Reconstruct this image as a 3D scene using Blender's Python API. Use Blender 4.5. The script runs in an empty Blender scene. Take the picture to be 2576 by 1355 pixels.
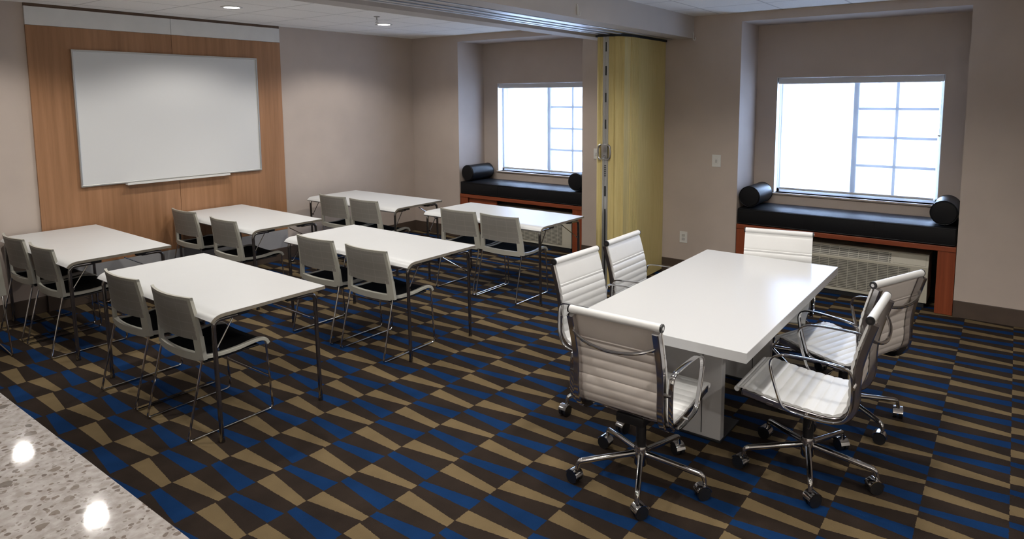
import bpy, bmesh, math, random
from mathutils import Vector, Matrix
random.seed(7)
S = bpy.context.scene
COL = S.collection
PI = math.pi

# ------------------------------------------------------------------ materials
class NT:
    """tiny wrapper for building node trees"""
    def __init__(s, name):
        s.m = bpy.data.materials.new(name); s.m.use_nodes = True
        s.t = s.m.node_tree; s.n = s.t.nodes; s.n.clear()
        s.out = s.n.new('ShaderNodeOutputMaterial')
    def add(s, typ, **kw):
        nd = s.n.new(typ)
        for k, v in kw.items(): setattr(nd, k, v)
        return nd
    def link(s, a, b): s.t.links.new(a, b)
    def val(s, sock, v):
        if hasattr(v, 'is_linked') or isinstance(v, bpy.types.NodeSocket): s.link(v, sock)
        else: sock.default_value = v
    def math(s, op, a, b=0.0, c=None, clamp=False):
        nd = s.add('ShaderNodeMath', operation=op, use_clamp=clamp)
        s.val(nd.inputs[0], a); s.val(nd.inputs[1], b)
        if c is not None: s.val(nd.inputs[2], c)
        return nd.outputs[0]
    def coords(s, kind='Object', scale=None):
        tc = s.add('ShaderNodeTexCoord').outputs[kind]
        if scale is None: return tc
        mp = s.add('ShaderNodeMapping'); mp.inputs['Scale'].default_value = scale
        s.link(tc, mp.inputs['Vector']); return mp.outputs['Vector']
    def noise(s, vec, scale, detail=4, rough=.5):
        nd = s.add('ShaderNodeTexNoise'); s.link(vec, nd.inputs['Vector'])
        nd.inputs['Scale'].default_value = scale; nd.inputs['Detail'].default_value = detail
        nd.inputs['Roughness'].default_value = rough
        return nd.outputs['Fac']
    def ramp(s, fac, stops):
        nd = s.add('ShaderNodeValToRGB'); s.link(fac, nd.inputs['Fac'])
        e = nd.color_ramp.elements
        while len(e) < len(stops): e.new(.5)
        for el, (p, c) in zip(e, stops): el.position = p; el.color = (*c, 1)
        return nd.outputs['Color']
    def mix(s, fac, a, b):
        nd = s.add('ShaderNodeMix', data_type='RGBA')
        s.val(nd.inputs['Factor'], fac)
        for i, c in ((6, a), (7, b)):
            if isinstance(c, tuple): nd.inputs[i].default_value = (*c, 1)
            else: s.link(c, nd.inputs[i])
        return nd.outputs[2]
    def bump(s, h, strength=.2, dist=.002):
        nd = s.add('ShaderNodeBump'); nd.inputs['Strength'].default_value = strength
        nd.inputs['Distance'].default_value = dist; s.link(h, nd.inputs['Height'])
        return nd.outputs['Normal']
    def bsdf(s, col, rough=.5, metal=0.0, normal=None, coat=0.0, spec=.5, **kw):
        b = s.add('ShaderNodeBsdfPrincipled')
        if isinstance(col, tuple): b.inputs['Base Color'].default_value = (*col, 1)
        else: s.link(col, b.inputs['Base Color'])
        s.val(b.inputs['Roughness'], rough); b.inputs['Metallic'].default_value = metal
        b.inputs['Coat Weight'].default_value = coat; b.inputs['Coat Roughness'].default_value = .05
        b.inputs['Specular IOR Level'].default_value = spec
        if normal is not None: s.link(normal, b.inputs['Normal'])
        return b.outputs[0]
    def done(s, sh): s.link(sh, s.out.inputs['Surface']); return s.m

def simple(name, col, rough=.5, metal=0.0, coat=0.0, spec=.5, grain=0.0, gscale=60, bump=0.0, bscale=200):
    n = NT(name); v = n.coords()
    c = col
    if grain:
        f = n.noise(v, gscale, 3)
        lo = tuple(x * (1 - grain) for x in col); hi = tuple(min(1, x * (1 + grain)) for x in col)
        c = n.ramp(f, [(.3, lo), (.7, hi)])
    nm = n.bump(n.noise(v, bscale, 2), bump) if bump else None
    return n.done(n.bsdf(c, rough, metal, nm, coat, spec))

M = {}
M['wall'] = simple('taupe_wall_paint', (.485, .41, .355), .75, grain=.04, gscale=3, bump=.15, bscale=350, spec=.25)
M['pale'] = simple('pale_bounce_paint', (.66, .63, .58), .7, grain=.03, gscale=3)  # kept pale on the unseen walls to bounce more light
M['bounce_floor'] = simple('pale_bounce_floor', (.68, .65, .60), .35, grain=.08, gscale=4)  # for the added floor patch that bounces light up
M['header'] = simple('header_paint', (.52, .48, .45), .6, grain=.03, gscale=3, bump=.1, bscale=300, spec=.3)
M['slate_strip'] = simple('slate_grey_strip', (.33, .33, .34), .5, grain=.03, gscale=8)
M['vinyl_back'] = simple('taupe_vinyl_backing', (.60, .545, .50), .45, grain=.03, gscale=10)
M['grey_strip'] = simple('grey_painted_strip', (.70, .69, .665), .5, grain=.03, gscale=8)
M['baseboard'] = simple('brown_vinyl_base', (.075, .052, .038), .5, grain=.08, gscale=10)
M['dark'] = simple('black_recess', (.008, .008, .009), .7)
M['darkchrome'] = simple('dark_chrome_tube', (.30, .29, .285), .16, 1.0)
M['chrome'] = simple('polished_chrome', (.55, .54, .54), .09, 1.0, grain=.03, gscale=20)
M['rail'] = simple('polished_aluminium_rail', (.50, .48, .48), .14, 1.0, grain=.03, gscale=20)
M['steel'] = simple('brushed_steel', (.45, .44, .43), .3, 1.0)
M['alu'] = simple('aluminium_track', (.62, .62, .62), .36, 1.0, grain=.05, gscale=9)
M['alu_frame'] = simple('anodised_frame', (.55, .55, .53), .35, .8)
M['blackplastic'] = simple('black_plastic', (.012, .012, .013), .35)
M['tabletop'] = simple('white_laminate', (.59, .595, .59), .36, grain=.01, gscale=6)
M['tableedge'] = simple('bare_edge_band', (.20, .175, .135), .6, grain=.12, gscale=40)
M['conf'] = simple('glossy_white_lacquer', (.56, .565, .57), .2, spec=.22)
M['confleg'] = simple('grey_lacquer_panel', (.50, .49, .485), .16, coat=.3)
M['shell'] = simple('grey_chair_plastic', (.40, .39, .335), .42, bump=.05)
M['seat'] = simple('black_seat_fabric', (.004, .004, .0045), 1.0, spec=.08, bump=.5, bscale=900)
M['vinyl'] = simple('white_ribbed_vinyl', (.67, .668, .655), .36, grain=.015, gscale=10, bump=.05, bscale=500)
M['plate'] = simple('white_wall_plate', (.66, .65, .62), .4)
M['slot'] = simple('plate_recess', (.46, .45, .43), .5)
M['ptac'] = simple('almond_heater_plastic', (.50, .47, .38), .5, grain=.02, gscale=6)
M['frame'] = simple('white_window_frame', (.66, .66, .66), .45)
M['sill'] = simple('beige_sill', (.47, .40, .34), .5)
M['board'] = simple('whiteboard_enamel', (.64, .645, .64), .4)
M['cassette'] = simple('grey_shade_cassette', (.62, .62, .64), .5)
M['trimring'] = simple('white_trim_ring', (.75, .74, .72), .4)
M['dark_wood'] = simple('counter_cabinet', (.10, .055, .03), .5, grain=.2, gscale=12)

def leather():
    n = NT('black_leather'); v = n.coords()
    h = n.noise(v, 260, 3); h2 = n.noise(v, 9, 2)
    hh = n.math('ADD', n.math('MULTIPLY', h, .35), h2)
    return n.done(n.bsdf((.008, .008, .009), .42, 0, n.bump(hh, .35, .004), spec=.22))
M['leather'] = leather()

def wood(name, lo, mid, hi, axis=2, fine=26, rough=.4):
    n = NT(name)
    sc = [fine] * 3; sc[axis] = fine * .035
    v = n.coords('Object', tuple(sc))
    f = n.noise(v, 1.0, 6, .62)
    sc2 = [5.5] * 3; sc2[axis] = .25
    g = n.noise(n.coords('Object', tuple(sc2)), 1.0, 2)
    t = n.math('ADD', n.math('MULTIPLY', f, .6), n.math('MULTIPLY', g, .4))
    c = n.ramp(t, [(.32, lo), (.5, mid), (.68, hi)])
    return n.done(n.bsdf(c, rough, 0, n.bump(f, .06), spec=.4))
M['oak'] = wood('oak_laminate', (.24, .120, .056), (.33, .168, .082), (.41, .215, .112), 2)
M['cherry'] = wood('cherry_wood', (.16, .035, .013), (.235, .055, .021), (.30, .078, .030), 2, 30, .35)
M['cherry_h'] = wood('cherry_wood_across', (.16, .035, .013), (.235, .055, .021), (.30, .078, .030), 1, 30, .35)

def carpet():
    """two alternating 0.3375 m columns of tan and blue tapered wedges on brown"""
    n = NT('wedge_pattern_carpet')
    tc = n.coords()
    wob = n.add('ShaderNodeTexNoise'); n.link(tc, wob.inputs['Vector']); wob.inputs['Scale'].default_value = 90
    off = n.add('ShaderNodeVectorMath', operation='MULTIPLY_ADD')
    n.link(wob.outputs['Color'], off.inputs[0]); off.inputs[1].default_value = (.008, .008, 0); n.link(tc, off.inputs[2])
    sx = n.add('ShaderNodeSeparateXYZ'); n.link(off.outputs[0], sx.inputs[0])
    x, y = n.math('SUBTRACT', sx.outputs[0], .004), n.math('SUBTRACT', sx.outputs[1], .004)
    P, W = .3045, .3375
    q = n.math('DIVIDE', n.math('SUBTRACT', -3.990, y), W)
    k = n.math('FLOOR', q); t = n.math('SUBTRACT', q, k)
    par = n.math('FLOORED_MODULO', k, 2.0)
    def band(u, l0, l1, h0, h1):
        lo = n.math('MULTIPLY_ADD', t, l1 - l0, l0); hi = n.math('MULTIPLY_ADD', t, h1 - h0, h0)
        return n.math('MULTIPLY', n.math('GREATER_THAN', u, lo), n.math('LESS_THAN', u, hi))
    uA = n.math('FLOORED_MODULO', n.math('ADD', x, 4.70), P)
    uB = n.math('FLOORED_MODULO', n.math('ADD', x, 4.80), P)
    tan = n.add('ShaderNodeMix', data_type='FLOAT'); blue = n.add('ShaderNodeMix', data_type='FLOAT')
    for nd, a, b in ((tan, band(uA, .021, .021, .114, .071), band(uB, .175, .228, .267, .268)),
                     (blue, band(uA, .171, .172, .214, .257), band(uB, .067, .023, .115, .116))):
        n.link(par, nd.inputs['Factor']); n.link(a, nd.inputs[2]); n.link(b, nd.inputs[3])
    f = n.noise(tc, 420, 2, .6); g = n.noise(tc, 5, 3)
    def col(c, a):
        s = n.math('ADD', n.math('MULTIPLY', f, .5), n.math('MULTIPLY', g, .5))
        return n.ramp(s, [(.3, tuple(v * (1 - a) for v in c)), (.7, tuple(v * (1 + a) for v in c))])
    c = n.mix(blue.outputs[0], col((.026, .018, .0135), .38), col((.004, .027, .094), .3))
    c = n.mix(tan.outputs[0], c, col((.160, .116, .060), .22))
    return n.done(n.bsdf(c, .95, 0, n.bump(n.noise(tc, 700, 2), .5, .004), spec=.1))
M['carpet'] = carpet()

def ceiling():
    n = NT('acoustic_ceiling_tiles'); tc = n.coords()
    sx = n.add('ShaderNodeSeparateXYZ'); n.link(tc, sx.inputs[0])
    g = None
    for s_, o in ((sx.outputs[0], 3.615), (sx.outputs[1], 2.02)):
        u = n.math('FLOORED_MODULO', n.math('ADD', s_, o + .3048), .6096)
        d = n.math('ABSOLUTE', n.math('SUBTRACT', u, .3048))
        l = n.math('LESS_THAN', d, .009)
        g = l if g is None else n.math('MAXIMUM', g, l)
    spk = n.noise(tc, 160, 3, .7)
    c = n.mix(g, n.ramp(spk, [(.35, (.84, .82, .79)), (.6, (.92, .90, .87))]), (.66, .64, .615))  # grid lines coloured darker for the shadow reveal at the panel edges
    h = n.math('SUBTRACT', spk, n.math('MULTIPLY', g, 1.5))
    return n.done(n.bsdf(c, .9, 0, n.bump(h, .35, .004), spec=.15))
M['ceiling'] = ceiling()

def quartz():
    n = NT('speckled_quartz'); tc = n.coords()
    w = n.add('ShaderNodeTexNoise'); n.link(tc, w.inputs['Vector']); w.inputs['Scale'].default_value = 22; w.inputs['Detail'].default_value = 3
    o = n.add('ShaderNodeVectorMath', operation='MULTIPLY_ADD'); n.link(w.outputs['Color'], o.inputs[0]); o.inputs[1].default_value = (.035, .035, .0); n.link(tc, o.inputs[2])
    def vor(scale, vec=None):
        v = n.add('ShaderNodeTexVoronoi'); v.inputs['Scale'].default_value = scale; v.inputs['Randomness'].default_value = 1
        n.link(vec or o.outputs[0], v.inputs['Vector']); return v
    a = vor(62); b = vor(30); e = vor(110)
    base = n.ramp(n.noise(tc, 45, 4), [(.35, (.30, .27, .25)), (.65, (.43, .40, .385))])
    def chips(v, thr, dmax):
        sep = n.add('ShaderNodeSeparateColor'); n.link(v.outputs['Color'], sep.inputs[0])
        return n.math('MULTIPLY', n.math('GREATER_THAN', sep.outputs[0], thr), n.math('LESS_THAN', v.outputs['Distance'], dmax)), sep.outputs[1]
    m1, r1 = chips(a, .60, .38); m2, r2 = chips(b, .72, .36); m3, r3 = chips(e, .55, .42)
    c = n.mix(n.math('MULTIPLY', m3, .7), base, n.ramp(r3, [(0, (.17, .14, .115)), (1, (.42, .40, .38))]))
    c = n.mix(n.math('MULTIPLY', m1, .8), c, n.ramp(r1, [(0, (.10, .075, .06)), (.5, (.17, .13, .105)), (1, (.22, .19, .17))]))
    c = n.mix(n.math('MULTIPLY', m2, .8), c, n.ramp(r2, [(0, (.10, .085, .07)), (.6, (.17, .135, .11)), (1, (.40, .38, .36))]))
    return n.done(n.bsdf(c, .05, 0, spec=.3))
M['quartz'] = quartz()

def accordion():
    n = NT('yellow_ribbed_vinyl')
    v = n.coords('Object', (60, 60, 1.2)); f = n.noise(v, 3, 3, .6)
    c = n.ramp(f, [(.3, (.53, .425, .175)), (.7, (.63, .52, .235))])
    return n.done(n.bsdf(c, .55, 0, n.bump(f, .25, .002), spec=.3))
M['accordion'] = accordion()

def mesh_back():
    n = NT('woven_mesh_back'); tc = n.coords()
    sx = n.add('ShaderNodeSeparateXYZ'); n.link(tc, sx.inputs[0])
    def wave(s_, per, w):
        u = n.math('FLOORED_MODULO', s_, per); return n.math('LESS_THAN', u, w)
    a = wave(sx.outputs[1], .11, .006); b = wave(sx.outputs[2], .055, .006)
    g = n.math('MAXIMUM', a, b)
    c = n.mix(g, (.25, .235, .21), (.29, .27, .24))
    sh = n.bsdf(c, .6, 0, n.bump(g, .3, .003))
    tr = n.add('ShaderNodeBsdfTransparent'); mx = n.add('ShaderNodeMixShader')
    mx.inputs[0].default_value = .12; n.link(sh, mx.inputs[1]); n.link(tr.outputs[0], mx.inputs[2])
    return n.done(mx.outputs[0])
M['meshback'] = mesh_back()

def shade():
    n = NT('translucent_roller_fabric')
    tr = n.add('ShaderNodeBsdfTransparent'); tr.inputs[0].default_value = (.44, .44, .45, 1)
    tl = n.add('ShaderNodeBsdfTranslucent'); tl.inputs[0].default_value = (.125, .12, .12, 1)
    df = n.add('ShaderNodeBsdfDiffuse'); df.inputs[0].default_value = (.5, .5, .52, 1)
    m1 = n.add('ShaderNodeMixShader'); m1.inputs[0].default_value = .6; n.link(df.outputs[0], m1.inputs[1]); n.link(tl.outputs[0], m1.inputs[2])
    m2 = n.add('ShaderNodeMixShader'); m2.inputs[0].default_value = .55; n.link(m1.outputs[0], m2.inputs[1]); n.link(tr.outputs[0], m2.inputs[2])
    return n.done(m2.outputs[0])
M['shade'] = shade()

def glass():
    n = NT('window_glass')
    tr = n.add('ShaderNodeBsdfTransparent'); tr.inputs[0].default_value = (.93, .95, .96, 1)
    gl = n.add('ShaderNodeBsdfGlossy'); gl.inputs['Roughness'].default_value = .02
    mx = n.add('ShaderNodeMixShader'); mx.inputs[0].default_value = .06
    n.link(tr.outputs[0], mx.inputs[1]); n.link(gl.outputs[0], mx.inputs[2])
    return n.done(mx.outputs[0])
M['glass'] = glass()

def lens():
    n = NT('lit_lamp_lens'); e = n.add('ShaderNodeEmission'); e.inputs[0].default_value = (1, .95, .88, 1); e.inputs[1].default_value = 16
    return n.done(e.outputs[0])
M['lens'] = lens()

def louver(name, axis_scale, lo, hi):
    n = NT(name); tc = n.coords(); sx = n.add('ShaderNodeSeparateXYZ'); n.link(tc, sx.inputs[0])
    u = n.math('FLOORED_MODULO', n.math('MULTIPLY', sx.outputs[2], axis_scale), 1.0)
    g = n.math('LESS_THAN', u, .5)
    w = n.math('LESS_THAN', n.math('FLOORED_MODULO', sx.outputs[1], .085), .006)
    c = n.mix(n.math('MAXIMUM', g, w), lo, hi)
    return n.done(n.bsdf(c, .5, 0, n.bump(g, .5, .006)))
M['grille'] = louver('heater_grille', 62, (.10, .095, .08), (.42, .40, .33))

# ------------------------------------------------------------------ mesh kit
class MB:
    def __init__(s): s.bm = bmesh.new()
    def box(s, a, b, bev=0.0, seg=2, rot=None, piv=None):
        a, b = Vector(a), Vector(b)
        lo = Vector(map(min, a, b)); hi = Vector(map(max, a, b))
        r = bmesh.ops.create_cube(s.bm, size=1)
        vs = r['verts']
        c = (lo + hi) / 2; d = hi - lo
        for v in vs: v.co = Vector((v.co.x * d.x, v.co.y * d.y, v.co.z * d.z)) + c
        if rot is not None:
            bmesh.ops.rotate(s.bm, verts=vs, cent=Vector(piv) if piv else c, matrix=rot)
        if bev > 0:
            es = list({e for v in vs for e in v.link_edges})
            bmesh.ops.bevel(s.bm, geom=es, offset=bev, segments=seg, affect='EDGES', profile=.5)
        return s
    def ring_loft(s, rings, close_ends=True, closed=False):
        rv = [[s.bm.verts.new(p) for p in r] for r in rings]
        n = len(rv[0]); m = len(rv)
        for i in range(m if closed else m - 1):
            A, B = rv[i], rv[(i + 1) % m]
            for j in range(n):
                k = (j + 1) % n
                s.bm.faces.new((A[j], A[k], B[k], B[j]))
        if close_ends and not closed:
            s.bm.faces.new(rv[0][::-1]); s.bm.faces.new(rv[-1])
        return s
    def tube(s, path, r, seg=10, closed=False):
        path = [Vector(p) for p in path]; n = len(path)
        rr = r if isinstance(r, (list, tuple)) else [r] * n
        tang = []
        for i in range(n):
            if closed: t = path[(i + 1) % n] - path[i - 1]
            else: t = path[min(i + 1, n - 1)] - path[max(i - 1, 0)]
            tang.append(t.normalized())
        up = Vector((0, 0, 1)) if abs(tang[0].z) < .9 else Vector((1, 0, 0))
        u = (up - tang[0] * up.dot(tang[0])).normalized()
        rings = []
        for i in range(n):
            u = (u - tang[i] * u.dot(tang[i])).normalized(); w = tang[i].cross(u)
            rings.append([path[i] + (u * math.cos(2 * PI * k / seg) + w * math.sin(2 * PI * k / seg)) * rr[i] for k in range(seg)])
        return s.ring_loft(rings, True, closed)
    def cyl(s, a, b, r, seg=20, r2=None):
        return s.tube([a, b], [r, r if r2 is None else r2], seg)
    def bar(s, path, w, h, side=(0, 1, 0), closed=False):
        """flat bar: w across `side`, h along the in-plane normal"""
        path = [Vector(p) for p in path]; side = Vector(side).normalized(); n = len(path); rings = []
        for i in range(n):
            t = (path[(i + 1) % n] - path[i - 1]) if closed else (path[min(i + 1, n - 1)] - path[max(i - 1, 0)])
            t.normalize(); nn = t.cross(side).normalized(); c = .25
            pts = []
            for a, b in ((-1, -1 + c), (-1, 1 - c), (-1 + c, 1), (1 - c, 1), (1, 1 - c), (1, -1 + c), (1 - c, -1), (-1 + c, -1)):
                pts.append(path[i] + side * a * w / 2 + nn * b * h / 2)
            rings.append(pts)
        return s.ring_loft(rings, True, closed)
    def lathe(s, prof, c=(0, 0, 0), seg=24):
        c = Vector(c)
        rings = [[c + Vector((max(r, 1e-4) * math.cos(2 * PI * k / seg), max(r, 1e-4) * math.sin(2 * PI * k / seg), z)) for k in range(seg)] for r, z in prof]
        return s.ring_loft(rings)
    def prism(s, pts, z0, z1):
        return s.ring_loft([[Vector((x, y, z0)) for x, y in pts], [Vector((x, y, z1)) for x, y in pts]])
    def quad(s, *p):
        s.bm.faces.new([s.bm.verts.new(Vector(q)) for q in p]); return s
    def obj(s, name, mat, parent=None, smooth=True, matrix=None):
        bmesh.ops.recalc_face_normals(s.bm, faces=s.bm.faces[:])
        me = bpy.data.meshes.new(name); s.bm.to_mesh(me); s.bm.free()
        if matrix: me.transform(matrix)
        me.materials.append(M[mat])
        if smooth:
            me.shade_smooth()
            try: me.set_sharp_from_angle(angle=math.radians(35))
            except Exception: pass
        o = bpy.data.objects.new(name, me); COL.objects.link(o)
        if parent: o.parent = parent
        return o

def fillet(pts, r, n=5):
    """round the inner corners of a polyline"""
    pts = [Vector(p) for p in pts]; out = [pts[0]]
    for i in range(1, len(pts) - 1):
        a, b, c = pts[i - 1], pts[i], pts[i + 1]
        ri = r[i - 1] if isinstance(r, (list, tuple)) else r
        ri = min(ri, (a - b).length * .49, (c - b).length * .49)
        p, q = b + (a - b).normalized() * ri, b + (c - b).normalized() * ri
        for k in range(n + 1):
            t = k / n; out.append(p * (1 - t) ** 2 + b * 2 * t * (1 - t) + q * t * t)
    out.append(pts[-1]); return out

def crom(pts, n=8):
    pts = [Vector(p) for p in pts]; out = []
    P = [pts[0] * 2 - pts[1]] + pts + [pts[-1] * 2 - pts[-2]]
    for i in range(1, len(P) - 2):
        for k in range(n):
            t = k / n; a, b, c, d = P[i - 1:i + 3]
            out.append(.5 * ((2 * b) + (c - a) * t + (2 * a - 5 * b + 4 * c - d) * t * t + (3 * b - a - 3 * c + d) * t ** 3))
    out.append(P[-2]); return out

def tag(o, label=None, cat=None, group=None, kind=None):
    if label: o['label'] = label
    if cat: o['category'] = cat
    if group: o['group'] = group
    if kind: o['kind'] = kind
    return o
def empty(name, loc, rz=0.0):
    o = bpy.data.objects.new(name, None); COL.objects.link(o); o.location = loc; o.rotation_euler = (0, 0, rz)
    o.empty_display_size = .1; return o
def copy_tree(o, parent=None):
    c = o.copy(); COL.objects.link(c); c.parent = parent
    for k in ('label', 'group'):
        if parent is None and k in c: del c[k]
    for ch in list(o.children): copy_tree(ch, c)
    return c
def struct(o): o['kind'] = 'structure'; return o

# ------------------------------------------------------------------ room shell
H = 2.74; WY = .02; ZA = 2.655; D = .533
A1 = (-.85, -2.813); A2 = (-4.676, -6.596)      # the two window alcoves (y ranges)
XB, YR = -8.6, -9.6                              # unseen back and right walls
WT = .12
struct(MB().box((XB - WT, YR - WT, -.1), (D + .3, WY + WT, 0)).obj('floor', 'carpet', smooth=False))
struct(MB().box((XB - WT, YR - WT, H), (D + .3, WY + WT, H + .1)).obj('ceiling', 'ceiling', smooth=False))
struct(MB().box((XB - WT, WY, 0), (D + .3, WY + WT, H)).obj('wall_left', 'wall', smooth=False))
struct(MB().box((XB - WT, YR - WT, 0), (D + .3, YR, H)).obj('wall_right', 'pale', smooth=False))
struct(MB().box((XB - WT, YR, 0), (XB, WY, H)).obj('wall_front', 'pale', smooth=False))
struct(MB().box((XB, YR, 0), (-6.42, -3.2, .006)).obj('floor_bounce', 'bounce_floor', smooth=False))  # unseen pale floor added to bounce light towards the ceiling
# window wall: thick piers between recesses, soffits over them, thin outer wall with holes
win = {1: (-1.098, -2.615), 2: (-4.886, -6.394)}; WZ0, WZ1 = .889, 2.108
w = MB()
for y0, y1 in ((WY, A1[0]), (A1[1], A2[0]), (A2[1], YR)): w.box((0, y0, 0), (D + .25, y1, H))
for a in (A1, A2): w.box((0, a[0], ZA), (D + .25, a[1], H))
for a, k in ((A1, 1), (A2, 2)):
    y0, y1 = win[k]
    w.box((D, a[0], 0), (D + .25, a[1], WZ0)); w.box((D, a[0], WZ1), (D + .25, a[1], ZA))
    w.box((D, a[0], WZ0), (D + .25, y0, WZ1)); w.box((D, y1, WZ0), (D + .25, a[1], WZ1))
struct(w.obj('wall_back', 'wall', smooth=False))
# baseboards
struct(MB().box((-.012, WY, 0), (0, A1[0], .147), .003).box((-.012, A1[1], 0), (0, A2[0], .147), .003).box((-.012, A2[1], 0), (0, YR, .147), .003)
       .obj('baseboard_back', 'baseboard', smooth=False))
struct(MB().box((-2.113, WY - .012, 0), (-.012, WY, .147), .003).box((XB, WY - .012, 0), (-4.579, WY, .147), .003).box((-4.579, -.008, 0), (-2.113, WY, .147), .003).obj('baseboard_left', 'baseboard', smooth=False))
struct(MB().box((XB, YR, 0), (0, YR + .012, .147), .003).obj('baseboard_right', 'baseboard', smooth=False))
# dropped header across the room over the folding partition
HZ = 2.513; HY0, HY1 = -3.267, -4.174
h = MB().box((XB, HY0, HZ), (0, -3.452, H)).box((XB, -3.452, HZ + .05), (0, -3.985, H)).box((XB, -3.985, HZ), (0, HY1, H))
struct(h.obj('wall_header', 'header', smooth=False))
t = MB()
for y0, y1, z in ((-3.612, -3.64, .0), (-3.655, -3.685, .004), (-3.70, -3.735, -.004), (-3.79, -3.83, -.004), (-3.845, -3.875, .004), (-3.89, -3.945, .0)):
    t.box((XB, y0, HZ + z), (-.002, y1, HZ + .047), .003)
t.box((XB, -3.612, HZ + .03), (-.002, -3.945, HZ + .047))
tag(t.obj('partition_track', 'alu', smooth=False), 'ribbed aluminium ceiling track under the dropped header for the folding partition', 'track')

# windows: frame, mullion, muntins, panes and sill
for k in (1, 2):
    y0, y1 = win[k]; ym = -1.905 if k == 1 else (y0 + y1) / 2; XF = D + .10
    f = MB()
    for a, b in (((XF, y0, WZ0), (XF + .05, y0 - .035, WZ1)), ((XF, y1, WZ0), (XF + .05, y1 + .035, WZ1)),
                 ((XF, y0, WZ0), (XF + .05, y1, WZ0 + .04)), ((XF, y0, WZ1 - .04), (XF + .05, y1, WZ1)),
                 ((XF - .01, ym + .024, WZ0), (XF + .05, ym - .024, WZ1))): f.box(a, b, .003)
    fo = struct(f.obj(f'window_{k}', 'frame', smooth=False))
    g = MB(); yn = ym - .36
    g.box((XF + .015, yn + .013, WZ0 + .04), (XF + .03, yn - .013, WZ1 - .04))
    for j in (1, 2, 3):
        z = WZ0 + .04 + j * .285
        g.box((XF + .015, ym - .02, z - .013), (XF + .03, y1 + .03, z + .013))
    g.obj('muntins', 'frame', fo, smooth=False)
    MB().box((XF + .032, y0 - .03, WZ0 + .035), (XF + .036, ym, WZ1 - .035)).obj('pane', 'glass', fo, smooth=False)
    MB().box((XF + .032, ym, WZ0 + .035), (XF + .036, y1 + .03, WZ1 - .035)).obj('pane', 'glass', fo, smooth=False)
    MB().box((D - .022, y0 + .012, WZ0 - .018), (XF, y1 - .012, WZ0), .004).obj('window_sill', 'sill', fo, smooth=False)
    lin = MB()   # white jamb lining of the opening
    lin.box((D + .002, y0, WZ0), (XF, y0 - .006, WZ1)).box((D + .002, y1, WZ0), (XF, y1 + .006, WZ1)).box((D + .002, y0, WZ1), (XF, y1, WZ1 - .006))
    lin.obj('jamb', 'frame', fo, smooth=False)

# roller shades hanging in the window openings
sh_lab = {1: 'translucent white roller shade lowered over the partly hidden window beyond the yellow partition',
          2: 'translucent white roller shade lowered over the right window behind the white conference table'}
for k in (1, 2):
    y0, y1 = win[k]; xs = D + .055
    r = empty('roller_shade', (xs, (y0 + y1) / 2, WZ1 - .008)); hw = (y0 - y1) / 2 - .01
    tag(r, sh_lab[k], 'window shade', 'white roller shades')
    zb = -(WZ1 - .008) + WZ0 + .05
    MB().box((-.035, hw, -.062), (.03, -hw, 0), .006).obj('cassette', 'cassette', r, smooth=False)
    n = MB().box((0, hw - .03, zb), (.0012, -hw + .03, -.055))
    n.obj('shade_fabric', 'shade', r, smooth=False)
    MB().box((-.006, hw - .03, zb - .018), (.008, -hw + .03, zb + .004), .003).obj('bottom_bar', 'cassette', r, smooth=False)
    c = MB().tube([(-.028, -hw + .006, -.05), (-.03, -hw + .006, -.58), (-.026, -hw + .014, -.58), (-.024, -hw + .014, -.05)], .0015, 6)
    ch = c.obj('bead_chain', 'frame', r)
    MB().box((-.036, -hw + .002, -.57), (-.022, -hw + .028, -.555), .002).obj('chain_clip', 'plate', ch, smooth=False)

# ------------------------------------------------------------------ left wall: oak panels, grey strip, whiteboard
XS = -3.345
for xa, xb, lab in ((-4.577, XS - .0015, 'oak wall panel with grey top strip, left half behind the whiteboard'),
                    (XS + .0015, -2.114, 'oak wall panel with grey top strip, right half behind the whiteboard')):
    p = MB().box((xa, 0, .362), (xb, WY - .001, 2.552), .001, 1).obj('wall_panel', 'oak', smooth=False)
    tag(p, lab, 'wall panel', 'oak wall panels')
    MB().box((xa, -.001, 2.554), (xb, WY - .001, 2.712), .001, 1).obj('top_strip', 'grey_strip', p, smooth=False)
    MB().box((xa, 0, .148), (xb, WY - .001, .360), .001, 1).obj('bottom_strip', 'slate_strip', p, smooth=False)
# dark strip put in for the shadow gap above the panels
struct(MB().box((-4.577, .004, 2.712), (-2.114, WY, H)).obj('shadow_gap_strip_1', 'dark_wood', smooth=False))

wb = empty('whiteboard', ((-4.252 - 2.428) / 2, -.001, 1.097)); W2 = (4.252 - 2.428) / 2; HB = 1.261
tag(wb, 'large blank whiteboard with thin aluminium frame on the oak panel', 'whiteboard')
MB().box((-W2 + .01, -.018, .01), (W2 - .01, -.002, HB - .01)).obj('writing_surface', 'board', wb, smooth=False)
f = MB()
for a, b in (((-W2, -.026, 0), (W2, 0, .016)), ((-W2, -.026, HB - .016), (W2, 0, HB)), ((-W2, -.026, .016), (-W2 + .016, 0, HB - .016)), ((W2 - .016, -.026, .016), (W2, 0, HB - .016))): f.box(a, b, .003)
f.obj('board_frame', 'alu_frame', wb, smooth=False)
xl, xr = -3.87 + 3.34, -2.83 + 3.34
tr = MB().box((xl, -.060, -.016), (xr, -.002, -.004), .003).box((xl, -.064, -.016), (xr, -.058, .004), .002)
tr.obj('marker_tray', 'plate', wb, smooth=False)

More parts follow.
